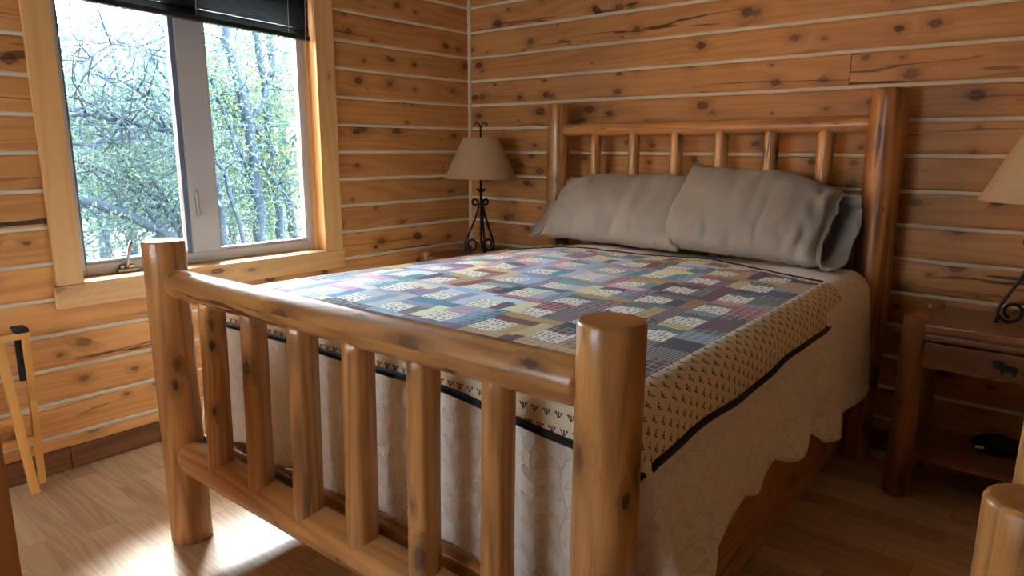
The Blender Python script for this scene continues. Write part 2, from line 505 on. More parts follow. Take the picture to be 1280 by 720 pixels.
def log_course(mb, frame, a0, a1, z0, z1, tint, cz0=True, cz1=True):
    """front of one course; frame(a, d, z) -> point, d < 0 goes into the wall"""
    ou, ov = R_.uniform(0, 30), R_.uniform(0, 30)
    pr = [(-.02, z0+.005), (-.006, z0+.007), (-.0015, z0+.012), (0, z0+.022), (0, (z0+z1)/2), (0, z1-.022), (-.0015, z1-.012), (-.006, z1-.007), (-.02, z1-.005)]
    n = max(2, int(abs(a1-a0)/.12))
    P, U = [], []
    for i in range(n+1):
        a = a0 + (a1-a0)*i/n
        P.append([frame(a, d + .0025*noise.noise(Vector((a*3, z*9, ou))) , z) for d, z in pr]); U.append([(z + ou, a + ov) for d, z in pr])
    mb.grid(P, U, tint=tint)
    for e in (0, -1):                     # end grain at the butt joints
        b = len(mb.v); mb.v.extend([tuple(q) for q in P[e]]); idx = [b+i for i in range(len(pr))]
        mb.face(idx, U[e], 0, False, tint*.6)
def chink(mb, frame, a0, a1, z):
    pr = [(-.016, z-.0105), (-.004, z-.0085), (-.0005, z-.003), (-.0005, z+.003), (-.004, z+.0085), (-.016, z+.0105)]
    n = max(2, int(abs(a1-a0)/.08)); P, U = [], []; sd = R_.uniform(0, 50)
    for i in range(n+1):
        a = a0 + (a1-a0)*i/n; w = noise.noise(Vector((a*6, sd, 0)))*.0016
        P.append([frame(a, d, zz + w) for d, zz in pr]); U.append([(0, a)]*6)
    mb.grid(P, U, mi=1, smooth=True)
def backing(mb, frame, a0, a1, z0, z1, d0=-.018, d1=-.15):
    b = len(mb.v)
    for a in (a0, a1):
        for d in (d0, d1):
            for z in (z0, z1): mb.v.append(tuple(frame(a, d, z)))
    for q in ((0, 1, 3, 2), (4, 6, 7, 5), (0, 4, 5, 1), (2, 3, 7, 6), (0, 2, 6, 4), (1, 5, 7, 3)):
        mb.face([b+i for i in q], [(0, 0)]*4, 0, False, .6)

# back wall: y = 0, running along x
fb = lambda a, d, z: (a, -d, z)
mb = MB(); joints = {11: [2.225], 13: [], 14: [1.206], 15: [2.33], 9: [2.38], 5: [3.3], 7: [3.5], 3: [1.6], 12: [3.6]}
for k in range(len(ZL)-1):
    z0, z1 = ZL[k], min(ZL[k+1], CZ+.05)
    xs = [0.0] + joints.get(k, []) + [RX]
    for i in range(len(xs)-1):
        log_course(mb, fb, xs[i] + (.001 if i else 0), xs[i+1] - (.001 if i < len(xs)-2 else 0), z0, z1, R_.uniform(.76, .93))
    if k: chink(mb, fb, 0, RX, ZL[k])
mb.box(-.004, .016, -.016, .004, .0, CZ, 'z', .006, mi=1)
backing(mb, fb, -.15, RX+.15, 0, CZ+.05)
struct(mb.build('wall_back', [WALL, CHINK]))

# window wall: x = 0, running along y
fl = lambda a, d, z: (d, a, z)
mb = MB()
YE = FY - .12
for k in range(len(ZL)-1):
    z0, z1 = ZL[k], min(ZL[k+1], CZ+.05); t = R_.uniform(.92, 1.07) * (1.22 if k < 6 else 1)  # lower courses tinted paler: brighter light low on this wall, put into the colour
    if z1 <= WZ0 or z0 >= WZ1:
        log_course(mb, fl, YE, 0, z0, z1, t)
        if k: chink(mb, fl, YE, 0, z0)
    else:
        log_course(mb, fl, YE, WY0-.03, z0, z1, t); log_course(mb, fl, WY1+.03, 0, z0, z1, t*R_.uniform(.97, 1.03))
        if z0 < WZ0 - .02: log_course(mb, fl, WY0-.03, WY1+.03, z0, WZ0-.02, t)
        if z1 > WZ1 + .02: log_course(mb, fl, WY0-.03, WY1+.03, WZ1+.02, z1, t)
        if k:
            if z0 < WZ0: chink(mb, fl, YE, 0, z0)
            else: chink(mb, fl, YE, WY0-.02, z0); chink(mb, fl, WY1+.02, 0, z0)
for (a0, a1, z0, z1) in ((YE, WY0-.022, 0, CZ+.05), (WY1+.022, .15, 0, CZ+.05), (WY0-.022, WY1+.022, 0, WZ0-.022), (WY0-.022, WY1+.022, WZ1+.022, CZ+.05)):
    backing(mb, fl, a0, a1, z0, z1)
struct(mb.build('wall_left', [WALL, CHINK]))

# right wall and the front wall behind the camera: the same log courses
fr = lambda a, d, z: (RX - d, a, z)
mb = MB()
for k in range(len(ZL)-1):
    log_course(mb, fr, 0, YE, ZL[k], min(ZL[k+1], CZ+.05), R_.uniform(.9, 1.08))
    if k: chink(mb, fr, 0, YE, ZL[k])
backing(mb, fr, YE, .15, 0, CZ+.05)
struct(mb.build('wall_right', [WALL, CHINK]))
VX0, VX1, VZ0, VZ1 = .45, 2.15, .993, 1.847     # second window
mb = MB()
ff = lambda a, d, z: (a, FY + d, z)
for k in range(len(ZL)-1):
    z0, z1 = ZL[k], min(ZL[k+1], CZ+.05)
    for a0, a1 in ([(0, RX)] if z1 <= VZ0 + .01 or z0 >= VZ1 - .01 else [(0, VX0), (VX1, RX)]):
        log_course(mb, ff, a1, a0, z0, z1, R_.uniform(.9, 1.08))
        if k: chink(mb, ff, a1, a0, ZL[k])
for a0, a1, z0, z1 in ((-.02, VX0, 0, CZ+.05), (VX1, RX+.02, 0, CZ+.05), (VX0, VX1, 0, VZ0), (VX0, VX1, VZ1, CZ+.05)):
    backing(mb, ff, a0, a1, z0, z1, -.018, -.13)
struct(mb.build('wall_front', [WALL, CHINK]))

# floor and ceiling
mb = MB()
mb.v += [(-.15, FY-.13, 0), (RX+.15, FY-.13, 0), (RX+.15, .15, 0), (-.15, .15, 0), (-.15, FY-.13, -.1), (RX+.15, FY-.13, -.1), (RX+.15, .15, -.1), (-.15, .15, -.1)]
mb.face([0, 1, 2, 3], [(mb.v[i][1]+.021, mb.v[i][0]) for i in range(4)], 0, False)
for q in ((7, 6, 5, 4), (0, 4, 5, 1), (1, 5, 6, 2), (2, 6, 7, 3), (3, 7, 4, 0)): mb.face(list(q), [(0, 0)]*4, 0, False)
struct(mb.build('floor', FLOOR))
mb = MB(); mb.box(-.15, RX+.15, FY-.13, .15, CZ, CZ+.1, 'x', 0); struct(mb.build('ceiling', PLASTER))

# baseboards
mb = MB(); mb.box(.0005, .018, -2.401, -.02, 0, .093, 'y', .003); mb.box(.0005, .018, FY, -2.403, 0, .0945, 'y', .003)
struct(mb.build('baseboard_left', BASE))
mb = MB(); mb.box(.018, RX, -.018, -.0005, 0, .093, 'x', .003); struct(mb.build('baseboard_back', BASE))

# ------------------------------------------------------------------ window
win = bpy.data.objects.new('window_1', None); COL.objects.link(win); struct(win); win.location = (0, 0, 0)
mb = MB(); mb.box(.0005, .022, -2.375, WY0, WZ0-.003, 2.17, 'z', .003); mb.build('casing', TRIM, win)
mb = MB(); mb.box(.0005, .022, WY1-.014, -1.02, WZ0-.003, 2.17, 'z', .003); mb.build('casing', TRIM, win)
mb = MB(); mb.box(.0005, .022, WY0, WY1-.014, 2.06, 2.17, 'y', .003); mb.build('casing', TRIM, win)
mb = MB(); mb.box(.0005, .024, -2.384, -1.012, .668, WZ0-.004, 'y', .003); mb.build('apron', TRIM, win)
mb = MB(); mb.box(-.13, .030, WY0-.002, WY1-.012, .752, WZ0+.003, 'y', .003); mb.build('sill', TRIM, win)
for y0, y1 in ((WY0-.02, WY0), (WY1, WY1+.02)):
    mb = MB(); mb.box(-.13, .0, y0, y1, WZ0, WZ1, 'z', .001)
    s_ = .012 if y0 > -2 else -.012
    ya, yb = sorted((y0 if s_ > 0 else y1, (y0 if s_ > 0 else y1) - s_))
    mb.box(-.098, -.07, ya, yb, WZ0, WZ1, 'z', .002)
    mb.build('jamb', TRIM, win)
mb = MB(); mb.box(-.13, .0, WY0-.02, WY1+.02, WZ1, WZ1+.02, 'y', .001); mb.build('jamb', TRIM, win)
# vinyl frame with two sashes
FX0, FX1 = -.15, -.10
GL = (-2.228, -1.795); GR = (-1.640, -1.152); GZ0, GZ1 = .828, 2.03
mb = MB()
mb.box(FX0, FX1, WY0, GL[0], WZ0+.004, WZ1, 'z', .004)
mb.box(FX0, FX1, GR[1], WY1, WZ0+.004, WZ1, 'z', .004)
mb.box(FX0, FX1, GL[0], GR[1], WZ0+.004, GZ0-.012, 'y', .004)
mb.box(FX0, FX1, GL[0], GR[1], GZ1, WZ1, 'y', .004)
mb.build('window_frame', VINYL, win)
mb = MB(); mb.box(FX0, FX1+.006, GL[1]+.022, GR[0], GZ0-.012, GZ1, 'z', .004); mb.build('mullion', VINYL, win)
for (y0, y1) in (GL, GR):
    mb = MB()
    for q in ((y0, y0+.008, GZ0-.012, GZ1), (y1-.008 if y1 > -1.5 else y1, y1 if y1 > -1.5 else y1+.022, GZ0-.012, GZ1)):
        mb.box(-.142, -.104, q[0], q[1], q[2], q[3], 'z', .002)
    sa = mb.build('gasket', GASKET if y0 < -2 else VINYL, win)
    mb = MB(); mb.box(-.142, -.108, y0+.008, y1, GZ0-.012, GZ0, 'y', .002); mb.build('glazing_bead', VINYL, win)
    mb = MB(); mb.box(-.130, -.125, y0, y1, GZ0-.006, GZ1+.01, 'z', 0); mb.build('pane', GLASS, win)
# second window: same make, in the front wall
win2 = bpy.data.objects.new('window_2', None); COL.objects.link(win2); struct(win2)
for q in ((VX0-.1, VX0, VZ0, VZ1), (VX1, VX1+.1, VZ0, VZ1)):
    mb = MB(); mb.box(q[0], q[1], FY+.0005, FY+.022, q[2], q[3], 'z', .003); mb.build('casing', TRIM, win2)
for z0, z1 in ((VZ0-.1, VZ0), (VZ1, VZ1+.1)):
    mb = MB(); mb.box(VX0-.1, VX1+.1, FY+.0005, FY+.023, z0, z1, 'x', .003); mb.build('casing', TRIM, win2)
mb = MB()
for q in ((VX0, VX0+.045, VZ0, VZ1), (VX1-.045, VX1, VZ0, VZ1)): mb.box(q[0], q[1], FY-.12, FY-.06, q[2], q[3], 'z', .004)
for q in ((VZ0, VZ0+.06), (VZ1-.05, VZ1)): mb.box(VX0, VX1, FY-.118, FY-.062, q[0], q[1], 'x', .004)
mb.build('window_frame', VINYL, win2)
mb = MB(); mb.box(VX0+.03, VX1-.03, FY-.095, FY-.09, VZ0+.04, VZ1-.03, 'z', 0); mb.build('pane', GLASS, win2)
# crank on the left sash
mb = MB(); mb.box(-.10, -.074, -2.115, -2.03, .769, .785, 'y', .004); mb.box(-.10, -.084, -2.10, -2.04, .783, .80, 'y', .004)
c = mb.build('crank_handle', METAL, win)
mb = MB(); mb.tube([(-.082, -2.078, .783), (-.076, -2.074, .80), (-.07, -2.066, .85), (-.07, -2.058, .885), (-.076, -2.05, .897), (-.082, -2.042, .893)], [.008, .0085, .0075, .007, .008, .007], 10)
mb.build('crank_lever', METAL, c)
# latch on the mullion
mb = MB(); mb.box(-.094, -.088, -1.752, -1.728, .965, 1.125, 'z', .003); c = mb.build('latch', VINYL, win)
mb = MB(); mb.tube([(-.086, -1.742, 1.108), (-.08, -1.742, 1.09), (-.078, -1.742, 1.03), (-.078, -1.741, .995)], [.006, .007, .006, .009], 8); mb.build('latch_lever', METAL, c)

# blind, pulled up
bl = thing('venetian_blind', 'black venetian blind pulled up at the top of the window', 'blind', (-.035, WY0, 1.866))
bl.rotation_euler = (math.radians(-2.1), 0, 0)
BW = WY1 - .016 - WY0
mb = MB(); mb.box(-.018, .018, .004, BW-.004, 0, .022, 'y', .004); mb.build('bottom_rail', BLIND, bl)
mb = MB()
z = .024
for k in range(26):
    dz = .0024 if k < 12 else .0125
    P, U = [], []
    til = 0 if k < 12 else .8
    for i in range(7):
        xx = -.0125 + .025*i/6; bow = .0025*(1-((i-3)/3)**2)
        row = [(xx*math.cos(til) , yy, z + bow + xx*math.sin(til)*-1) for yy in (.003, BW-.003)]; P.append(row); U.append([(0, 0), (0, 1)])
    mb.grid(P, U); P2 = [[(x, y, zz-.0006) for x, y, zz in r] for r in P]; mb.grid(P2, U, flip=True)
    z += dz
mb.build('slats', BLIND, bl)
mb = MB(); mb.box(-.02, .02, .002, BW-.002, .205, .245, 'y', .002); mb.build('head_rail', BLIND, bl)
for yy in (.12, BW*.5, BW-.12):
    mb = MB(); mb.tube([(.0135, yy, .01), (.0135, yy, .205)], .0012, 6); mb.build('ladder_cord', WHITEP, bl)
mb = MB(); mb.tube([(.021, BW-.03, .205), (.022, BW-.03, .1), (.021, BW-.031, -.01)], .0018, 6); mb.build('pull_cord', WHITEP, bl)

# ------------------------------------------------------------------ the bed
BL, BR = (.888, -2.316, 0), math.radians(1.97)
bed = thing('log_bed', 'large honey-coloured log bed with spindled headboard and footboard', 'bed', BL, BR)
def logpart(name, args, kw, mats, parent=bed):
    mb = MB(); mb.log(*args, **kw); return mb.build(name, mats, parent)
LE = [LOG, ENDG]
logpart('foot_post', ((0, 0, 0), (-.006, 0, 1.018), .0635, .0635), dict(endmi=1, wav=.012, seg=40), LE)
logpart('foot_post', ((1.600, 0, 0), (1.602, 0, 1.018), .0605, .0605), dict(endmi=1, wav=.012, seg=40), LE)
logpart('head_post', ((0, 2.16, 0), (-.003, 2.165, 1.538), .063, .060), dict(endmi=1, wav=.02, seg=36), LE)
logpart('head_post', ((1.600, 2.14, 0), (1.607, 2.145, 1.542), .078, .068), dict(endmi=1, wav=.055, seg=48, nr=26), [RUSTIC, ENDG])
logpart('foot_rail', ((.035, 0, .886), (1.565, 0, .893), .0455, .0465), dict(dome=(.045, .02), wav=.015, nr=30, seg=36), LE)
logpart('lower_rail', ((.035, -.004, .312), (1.565, -.004, .305), .054, .054), dict(dome=(.05, .03), wav=.02, nr=30, seg=36), LE)
for i, x in enumerate((.258, .479, .703, .923, 1.141, 1.353)):
    r = (.039, .037, .0405, .040, .0375, .0355)[i]
    logpart('foot_spindle', ((x + .002, -.012, .318), (x, 0, .872), r, r*.98), dict(wav=.02, flat=.12, seg=32, cham=.02), LE)
logpart('head_rail', ((.03, 2.158, 1.400), (1.565, 2.155, 1.404), .033, .0345), dict(dome=(.04, .03), wav=.02, nr=26), LE)
logpart('lower_head_rail', ((.03, 2.158, .62), (1.565, 2.155, .62), .035), dict(dome=(.03, .03), wav=.02, nr=20), LE)
for i, x in enumerate((.2395, .465, .696, .9195, 1.1465, 1.3735)):
    r = (.029, .0305, .0315, .033, .034, .035)[i]
    logpart('head_spindle', ((x, 2.158, .60), (x, 2.158, 1.385), r, r*.96), dict(wav=.03, flat=.04, seg=24), LE)
mb = MB(); mb.box(1.525, 1.575, .05, 2.10, .055, .36, 'y', .012); mb.build('side_rail', LOG, bed)
mb = MB(); mb.box(.025, .075, .05, 2.10, .20, .36, 'y', .012); mb.build('side_rail', LOG, bed)
mb = MB(); mb.box(.05, 1.55, .072, .10, .235, .345, 'x', .004); mb.build('end_board', LOG, bed)
mb = MB()
for k in range(9): mb.box(.07, 1.53, .22+k*.225, .30+k*.225, .335, .357, 'x', .003)
mb.build('bed_slats', TRIM, bed)

# mattress with its box base
mb = MB(); mb.box(.08, 1.52, .125, 2.07, .36, .575, 'y', .03); mt = mb.build('mattress', SHEET)
tag(mt, 'thick pale mattress under the bedding on the log bed', 'mattress', None, BL, BR)
bm_top = MB(); bm_top.box(.07, 1.53, .12, 2.075, .578, .80, 'y', .045); bm_top.build('pillow_top', SHEET, mt)

# ---- draped cloth: a flat top with a hanging skirt on the two sides and the foot
def drape(x0, x1, y0, yhead, ztop, R, drop, flare, out_fn, nx, ny, nd, quad=None, corner=12, top_fn=None):
    """returns MB, rows of outer edge points, list of face centres in cloth coordinates"""
    mb = MB(); uvc = []
    tf = top_fn or (lambda x, y: 0)
    ys = lambda i, x: y0 + (yhead(x)-y0)*i/ny
    T = [[None]*(nx+1) for _ in range(ny+1)]; UV = {}
    for i in range(ny+1):
        for j in range(nx+1):
            x = x0 + (x1-x0)*j/nx; y = ys(i, x)
            ex = min(x-x0, x1-x); ey = y-y0
            T[i][j] = len(mb.v); mb.v.append((x, y, ztop + edge_sag(x, y) + tf(x, y)*min(1, min(ex, ey)/.12)))
            UV[T[i][j]] = (x, y)
    for i in range(ny):
        for j in range(nx):
            q = [T[i][j], T[i][j+1], T[i+1][j+1], T[i+1][j]]; mb.face(q, [UV[k] for k in q])
    # perimeter: left head -> left foot -> right foot -> right head
    per = [(T[i][0], (-1, 0)) for i in range(ny, 0, -1)]
    per += [(T[0][0], (-math.cos(a), -math.sin(a))) for a in [PI/2*k/corner for k in range(corner)]]
    per += [(T[0][j], (0, -1)) for j in range(0, nx)]
    per += [(T[0][nx], (math.sin(a), -math.cos(a))) for a in [PI/2*k/corner for k in range(corner)]]
    per += [(T[i][nx], (1, 0)) for i in range(0, ny+1)]
    prev = [p[0] for p in per]; rows = []
    for r in range(1, nd+1):
        cur = []
        for k, (vi, n) in enumerate(per):
            bx, by = UV[vi]; D = drop(bx, by, n)
            s_ = r/nd
            d = D*s_
            arc = R*PI/2
            if d < arc: o, dn = R*math.sin(d/R), R*(1-math.cos(d/R))
            else:
                fl = flare(bx, by, n); e = d-arc; o, dn = R + fl*e, R + e*math.sqrt(max(.05, 1-fl*fl))
            o += out_fn(bx, by, n, d, D)
            z0 = mb.v[vi][2]
            cur.append(len(mb.v)); mb.v.append((bx + n[0]*o, by + n[1]*o, z0 - dn)); UV[cur[-1]] = (bx + n[0]*d, by + n[1]*d)
        for k in range(len(per)-1):
            q = [prev[k], cur[k], cur[k+1], prev[k+1]]
            if q[0] == q[3]: q = q[:3]
            mb.face(q, [UV[a] for a in q])
        prev = cur
    head = [T[ny][j] for j in range(nx+1)]
    return mb, prev, head

def edge_sag(x, y): return -.034*smoothstep(.40, -.02, x)*smoothstep(.2, 1.7, y)
def topwave(x, y):
    return .007*noise.noise(Vector((x*3.1, y*2.7, 1.3))) + .003*noise.noise(Vector((x*9, y*9, 4)))
def smooth_jit(a, b, c): return noise.noise(Vector((a, b, c)))

X0, X1, Y0 = .055, 1.545, .155
def cov_drop(x, y, n):
    if n[0] > .99:                                    # right side
        d = .475 + .040*abs(math.sin(PI*(y - .48)/.27)) + .02*smoothstep(.9, .3, y)
        d = d + .055*smoothstep(.50, .42, y)
        d = d*(1-smoothstep(1.36, 1.42, y)) + (.545 + .03*math.sin((y-1.4)*7))*smoothstep(1.36, 1.42, y)
        return d
    if n[0] < -.99: return .50 + .040*abs(math.sin(PI*(y-.4)/.27))
    if n[1] < -.99: return .505 + .012*math.sin(x*21)
    a = math.atan2(-n[1], abs(n[0]))/(PI/2)           # corner quarter: 0 side .. 1 foot
    return .53 + .10*math.sin(PI*min(1, max(0, a)))
def cov_flare(x, y, n):
    if abs(n[0]) > .99: return .05
    if n[1] < -.99: return 0.0
    a = math.atan2(-n[1], abs(n[0]))/(PI/2)
    if n[0] > 0: return .05 + .40*math.exp(-((a-.25)/.22)**2) - .05*smoothstep(.6, 1, a)
    return .05 + .12*math.exp(-((a-.3)/.25)**2) - .05*smoothstep(.6, 1, a)
def cov_out(x, y, n, d, D):
    t = max(0, d-.10)
    if n[0] > .99:
        o = .10*t*(smooth_jit(y*3.3, 2.2, d*1.2)) + .012*t/.4*math.sin(y*17)
        o += .05*t*math.exp(-((y-.44)/.05)**2)
        return o + .028*smoothstep(1.365, 1.40, y)*smoothstep(.02, .12, d)
    if n[0] < -.99: return -.02*t + .06*t*smooth_jit(y*3.3, 7.2, 0)
    if n[1] < -.99: return .02*t*smooth_jit(x*4, 1, 1)*.5 - .0
    return 0
mb, edge, head = drape(X0, X1, Y0, lambda x: 2.02, .824, .055, cov_drop, cov_flare, cov_out, 60, 150, 34, top_fn=topwave, corner=22)
cv = mb.build('coverlet', COVER)
tag(cv, 'cream stitched coverlet with scalloped hem hanging down the log bed', 'bedspread', None, BL, BR)
so = cv.modifiers.new('thick', 'SOLIDIFY'); so.thickness = .006; so.offset = -1

# ---- patchwork quilt
UN = .0475
QX0, QX1 = .03, 1.55          # 8 blocks of four units
QY0 = .13
BLK = 4*UN
COOL = [lin(150, 176, 206), lin(122, 150, 184), lin(172, 190, 212), lin(160, 158, 170), lin(190, 186, 196), lin(90, 120, 150), lin(128, 130, 146), lin(60, 128, 142),
        lin(176, 120, 140), lin(196, 140, 156), lin(110, 84, 120), lin(140, 60, 84), lin(44, 94, 104), lin(214, 200, 150), lin(98, 100, 118), lin(86, 40, 70)]
WARM = [lin(112, 24, 34), lin(140, 40, 46), lin(52, 22, 40), lin(40, 28, 44), lin(180, 138, 62), lin(168, 120, 60), lin(24, 62, 60), lin(18, 40, 46),
        lin(110, 120, 132), lin(92, 84, 52), lin(196, 164, 104), lin(84, 34, 44), lin(70, 60, 60), lin(128, 138, 150), lin(150, 62, 60)]
CREAM = lin(236, 231, 218)
NBX, NBY = 8, 9
pat = {}
rq = random.Random(23)
for bi in range(NBX):
    for bj in range(NBY):
        warm = bi >= 6 or (bi == 5 and rq.random() < .55) or (bj >= 7 and bi > 2 and rq.random() < .6) or rq.random() < .06
        pal = WARM if warm else COOL
        def pick(): 
            c = rq.choice(pal); k_ = 1 if warm else 1.22; return (tuple(min(.8, x*k_*rq.uniform(.88, 1.1)) for x in c), rq.choice([0, 1, 1, 2, 3, 3, 2]))
        cells = {}
        s1, s2, s3, s4 = pick(), pick(), pick(), pick()
        cr = (CREAM, 4)
        for a in range(4):
            for b_ in range(4):
                if a < 2 and b_ < 2: c = cr
                elif a == 2 and b_ < 2: c = s1
                elif b_ == 2 and a <= 2: c = s2
                elif a == 3 and b_ <= 2: c = s3
                else: c = s4
                cells[a, b_] = c
        rot = 0; tp = (bi + bj) % 2 == 1
        for (a, b_), c in cells.items():
            ty = c[1]
            if tp: a, b_ = b_, a
            pat[bi*4+a, bj*4+b_] = (c[0], ty)
for side in (0, 30):                    # the outer column: larger dark patches of two units
    j = 0
    while j < 36:
        h = rq.choice([1, 1, 2, 2, 3, 3, 4]); c = (tuple(x*rq.uniform(.88, 1.1) for x in rq.choice(WARM)), rq.choice([0, 1, 1, 2, 3]))
        for k in range(j, min(36, j+h)): pat[side, k] = pat[side+1, k] = c
        j += h
def quilt_head(x): 
    X = (x)/1.6
    return 1.655 + .30*X - .155*smoothstep(.62, 1.02, X)*2.0 - .06*smoothstep(.0, 1, X)
def q_drop(x, y, n):
    if n[0] > .99: return .172 - .012*smoothstep(.7, 1.3, y) + .004*math.sin(y*11)
    if n[0] < -.99: return .17
    if n[1] < -.99: return .115 + .035*smoothstep(1.0, 1.5, x) + .003*math.sin(x*9)
    a = math.atan2(-n[1], abs(n[0]))/(PI/2)
    s = .172 if n[0] > 0 else .17; f = .150 if n[0] > 0 else .115
    return s*(1-a) + f*a + .03*math.sin(PI*a)
QXa, QXb, QYa = .050, 1.550, .150
mb, edge, head = drape(QXa, QXb, QYa, quilt_head, .838, .068, q_drop, lambda x, y, n: .06 if abs(n[0]) > .9 else .04,
    lambda x, y, n, d, D: .008*smooth_jit(x*5+y*5, 3, 1)*d/.15, 95, 110, 11, top_fn=lambda x, y: topwave(x, y) + .002*noise.noise(Vector((x*30, y*30, 2))), corner=14)
colr, typ = [], []
for fidx, f in enumerate(mb.f):
    cx = sum(u for u, v in mb.uv[fidx])/len(f); cy = sum(v for u, v in mb.uv[fidx])/len(f)
    i, j = math.floor((cx-QX0)/UN), math.floor((cy-QY0)/UN)
    hd = quilt_head(min(max(cx, QXa), QXb)) - cy
    if 0 <= i < 32 and 0 <= j < 36 and hd > .045: c, t = pat[i, j]
    else: c, t = lin(226, 212, 184), 5
    colr += [*c, 1]; typ.append(t)
qo = mb.build('patchwork_quilt', QUILT)
# the patch edges run on a regular unit grid: colour per face
at = qo.data.attributes.new('patch', 'FLOAT_COLOR', 'FACE'); at.data.foreach_set('color', colr)
at = qo.data.attributes.new('ptype', 'FLOAT', 'FACE'); at.data.foreach_set('value', [float(t) for t in typ])
tag(qo, 'multicoloured patchwork quilt spread over the cream coverlet on the bed', 'quilt', None, BL, BR)
so = qo.modifiers.new('thick', 'SOLIDIFY'); so.thickness = .009; so.offset = -1
ring_ = [Vector(mb.v[i]) + Vector((0, 0, .002)) for i in edge]
b2 = MB()
pts = [ring_[0]]
for p in ring_[1:]:
    if (p-pts[-1]).length > .012: pts.append(p)
b2.tube(pts, .0095, 8)
hp = [Vector(mb.v[i]) + Vector((0, 0, .001)) for i in head]
b2.tube(hp, .0045, 8)
b2.build('binding', BIND, qo)

# ------------------------------------------------------------------ pillows
def pillow(name, label, cx, width, height, thick, base, lean, flip=1, seed=1, roll=0.0, droop=.03, ear=.02):
    """a stuffed pillow in a case: closed end at u=-1, open flat end at u=+1 (flip mirrors)"""
    NU, NV = 110, 72
    ns = seed*13.7
    mb = MB()
    def shape(u, th):
        # u -1..1 along the width; th angle around the section
        e = (u+1)/2
        if u < -.0: full = max(0, 1-(-u)**5.5)**.55
        else: full = max(0, 1-max(0, u)**3.6)**.6
        closed = smoothstep(0, .03, e)
        t = thick/2*(full*.98 + .0)
        h = height/2
        op = smoothstep(.72, 1.0, u)
        t = t*(1-op) + .020*op if u > 0 else t + .002
        # corners: the height keeps its corners at both ends and dips between
        h *= 1 + .05*abs(u)**8 + (ear*smoothstep(.80, 1, -u)*(1 if math.sin(th) > 0 else 0) if u < 0 else 0) - .03*(1-u*u) - .10*op*(1-op)*2
        c, s_ = math.cos(th), math.sin(th)
        ph = math.copysign(abs(s_)**.82, s_); pt = math.copysign(abs(c)**1.0, c)
        # thin edges top and bottom
        x = u*width/2*(1 - .035*(1-abs(ph)**2)*(1 if u < 0 else .6)*abs(u)**6)
        return x, ph*h, pt*t
    P, U = [], []
    for i in range(NU+1):
        u = -1 + 2*i/NU; row, ur = [], []
        for k in range(NV):
            th = 2*PI*k/NV
            x, h, t = shape(u, th)
            op = smoothstep(.45, .95, u)
            cl = smoothstep(-.7, -1, u); be = abs(h)/(height/2)
            pin = math.exp(-((u-.62)/.13)**2)
            crz = noise.noise(Vector((x*9 + ns, h*5, 1)))
            w = 1.5*(-.006*max(0, 1-abs(crz)*9)*(.35 + .65*max(op, be**2)) + .010*noise.noise(Vector((x*7, h*7 + ns, t*3))) + .0045*noise.noise(Vector((x*20, h*9, ns)))
                 + .011*op*noise.noise(Vector((x*11 + ns, h*26, 3))) + .009*be**3*noise.noise(Vector((x*34 + ns, 3, h*7)))
                 + .010*pin*noise.noise(Vector((x*30, h*18, ns+7))) + .005*cl*noise.noise(Vector((x*14, h*30, ns))))
            s2 = 1 if math.cos(th) >= 0 else -1
            t += w*s2*(.35 + .65*abs(math.cos(th)))
            h += .012*op*noise.noise(Vector((x*9, ns, 5+s2))) - .012*op*(1 if h < 0 else -.2)
            x += (.028*noise.noise(Vector((h*9 + ns, s2*.5, 8)))*smoothstep(.75, 1, u))
            lip = smoothstep(.70, 1, u)
            x -= .075*lip*max(0, math.cos(th))**.5 - .02*lip*max(0, -math.cos(th))
            t += .022*lip*max(0, math.cos(th)) - .012*lip*max(0, -math.cos(th))
            # weight settles the lower edge
            row.append((x*flip, t, h)); ur.append((x + ns, (k/NV)*2*height))
        ur.append((row[0][0]*flip + ns, 2*height)); P.append(row); U.append(ur)
    # frame of the pillow: width along X, height leaning back
    ca, sa = math.cos(lean), math.sin(lean)
    def tf(p):
        x, t, h = p; hh = h + height/2
        x, hh = x*math.cos(roll) - (hh-height/2)*math.sin(roll), (hh-height/2)*math.cos(roll) + x*math.sin(roll) + height/2
        sag = max(0, .05 - hh)*.5
        hh -= droop*smoothstep(.1, 1, x*flip/width*2)*(hh/height)
        return (cx + x, base[0] + hh*ca - t*sa*1.0 - sag, base[1] + hh*sa + t*ca)
    P = [[tf(p) for p in r] for r in P]
    mb.grid(P, U, True, flip=(flip < 0))
    b0 = 0; c = len(mb.v); mb.v.append(tuple(sum(Vector(p)[i] for p in P[0])/NV for i in range(3)))
    for k in range(NV): mb.face([c, (k+1) % NV, k] if flip > 0 else [c, k, (k+1) % NV], [(0, 0)]*3)
    o = mb.build(name, GREY)
    so = o.modifiers.new('thick', 'SOLIDIFY'); so.thickness = .0035; so.offset = -1
    tag(o, label, 'pillow', 'grey pillows at the headboard', BL, BR)
    return o
pillow('pillow', 'grey pillow nearer the window, leaning on the headboard', .44, .85, .42, .21, (1.90, .866), math.radians(44), flip=-1, seed=1, roll=-.01, droop=.05)
pillow('pillow', 'grey pillow farther from the window, with its open case end sticking out', 1.150, .80, .45, .23, (1.88, .868), math.radians(46), flip=1, seed=2, roll=-.04, droop=.10, ear=.14)

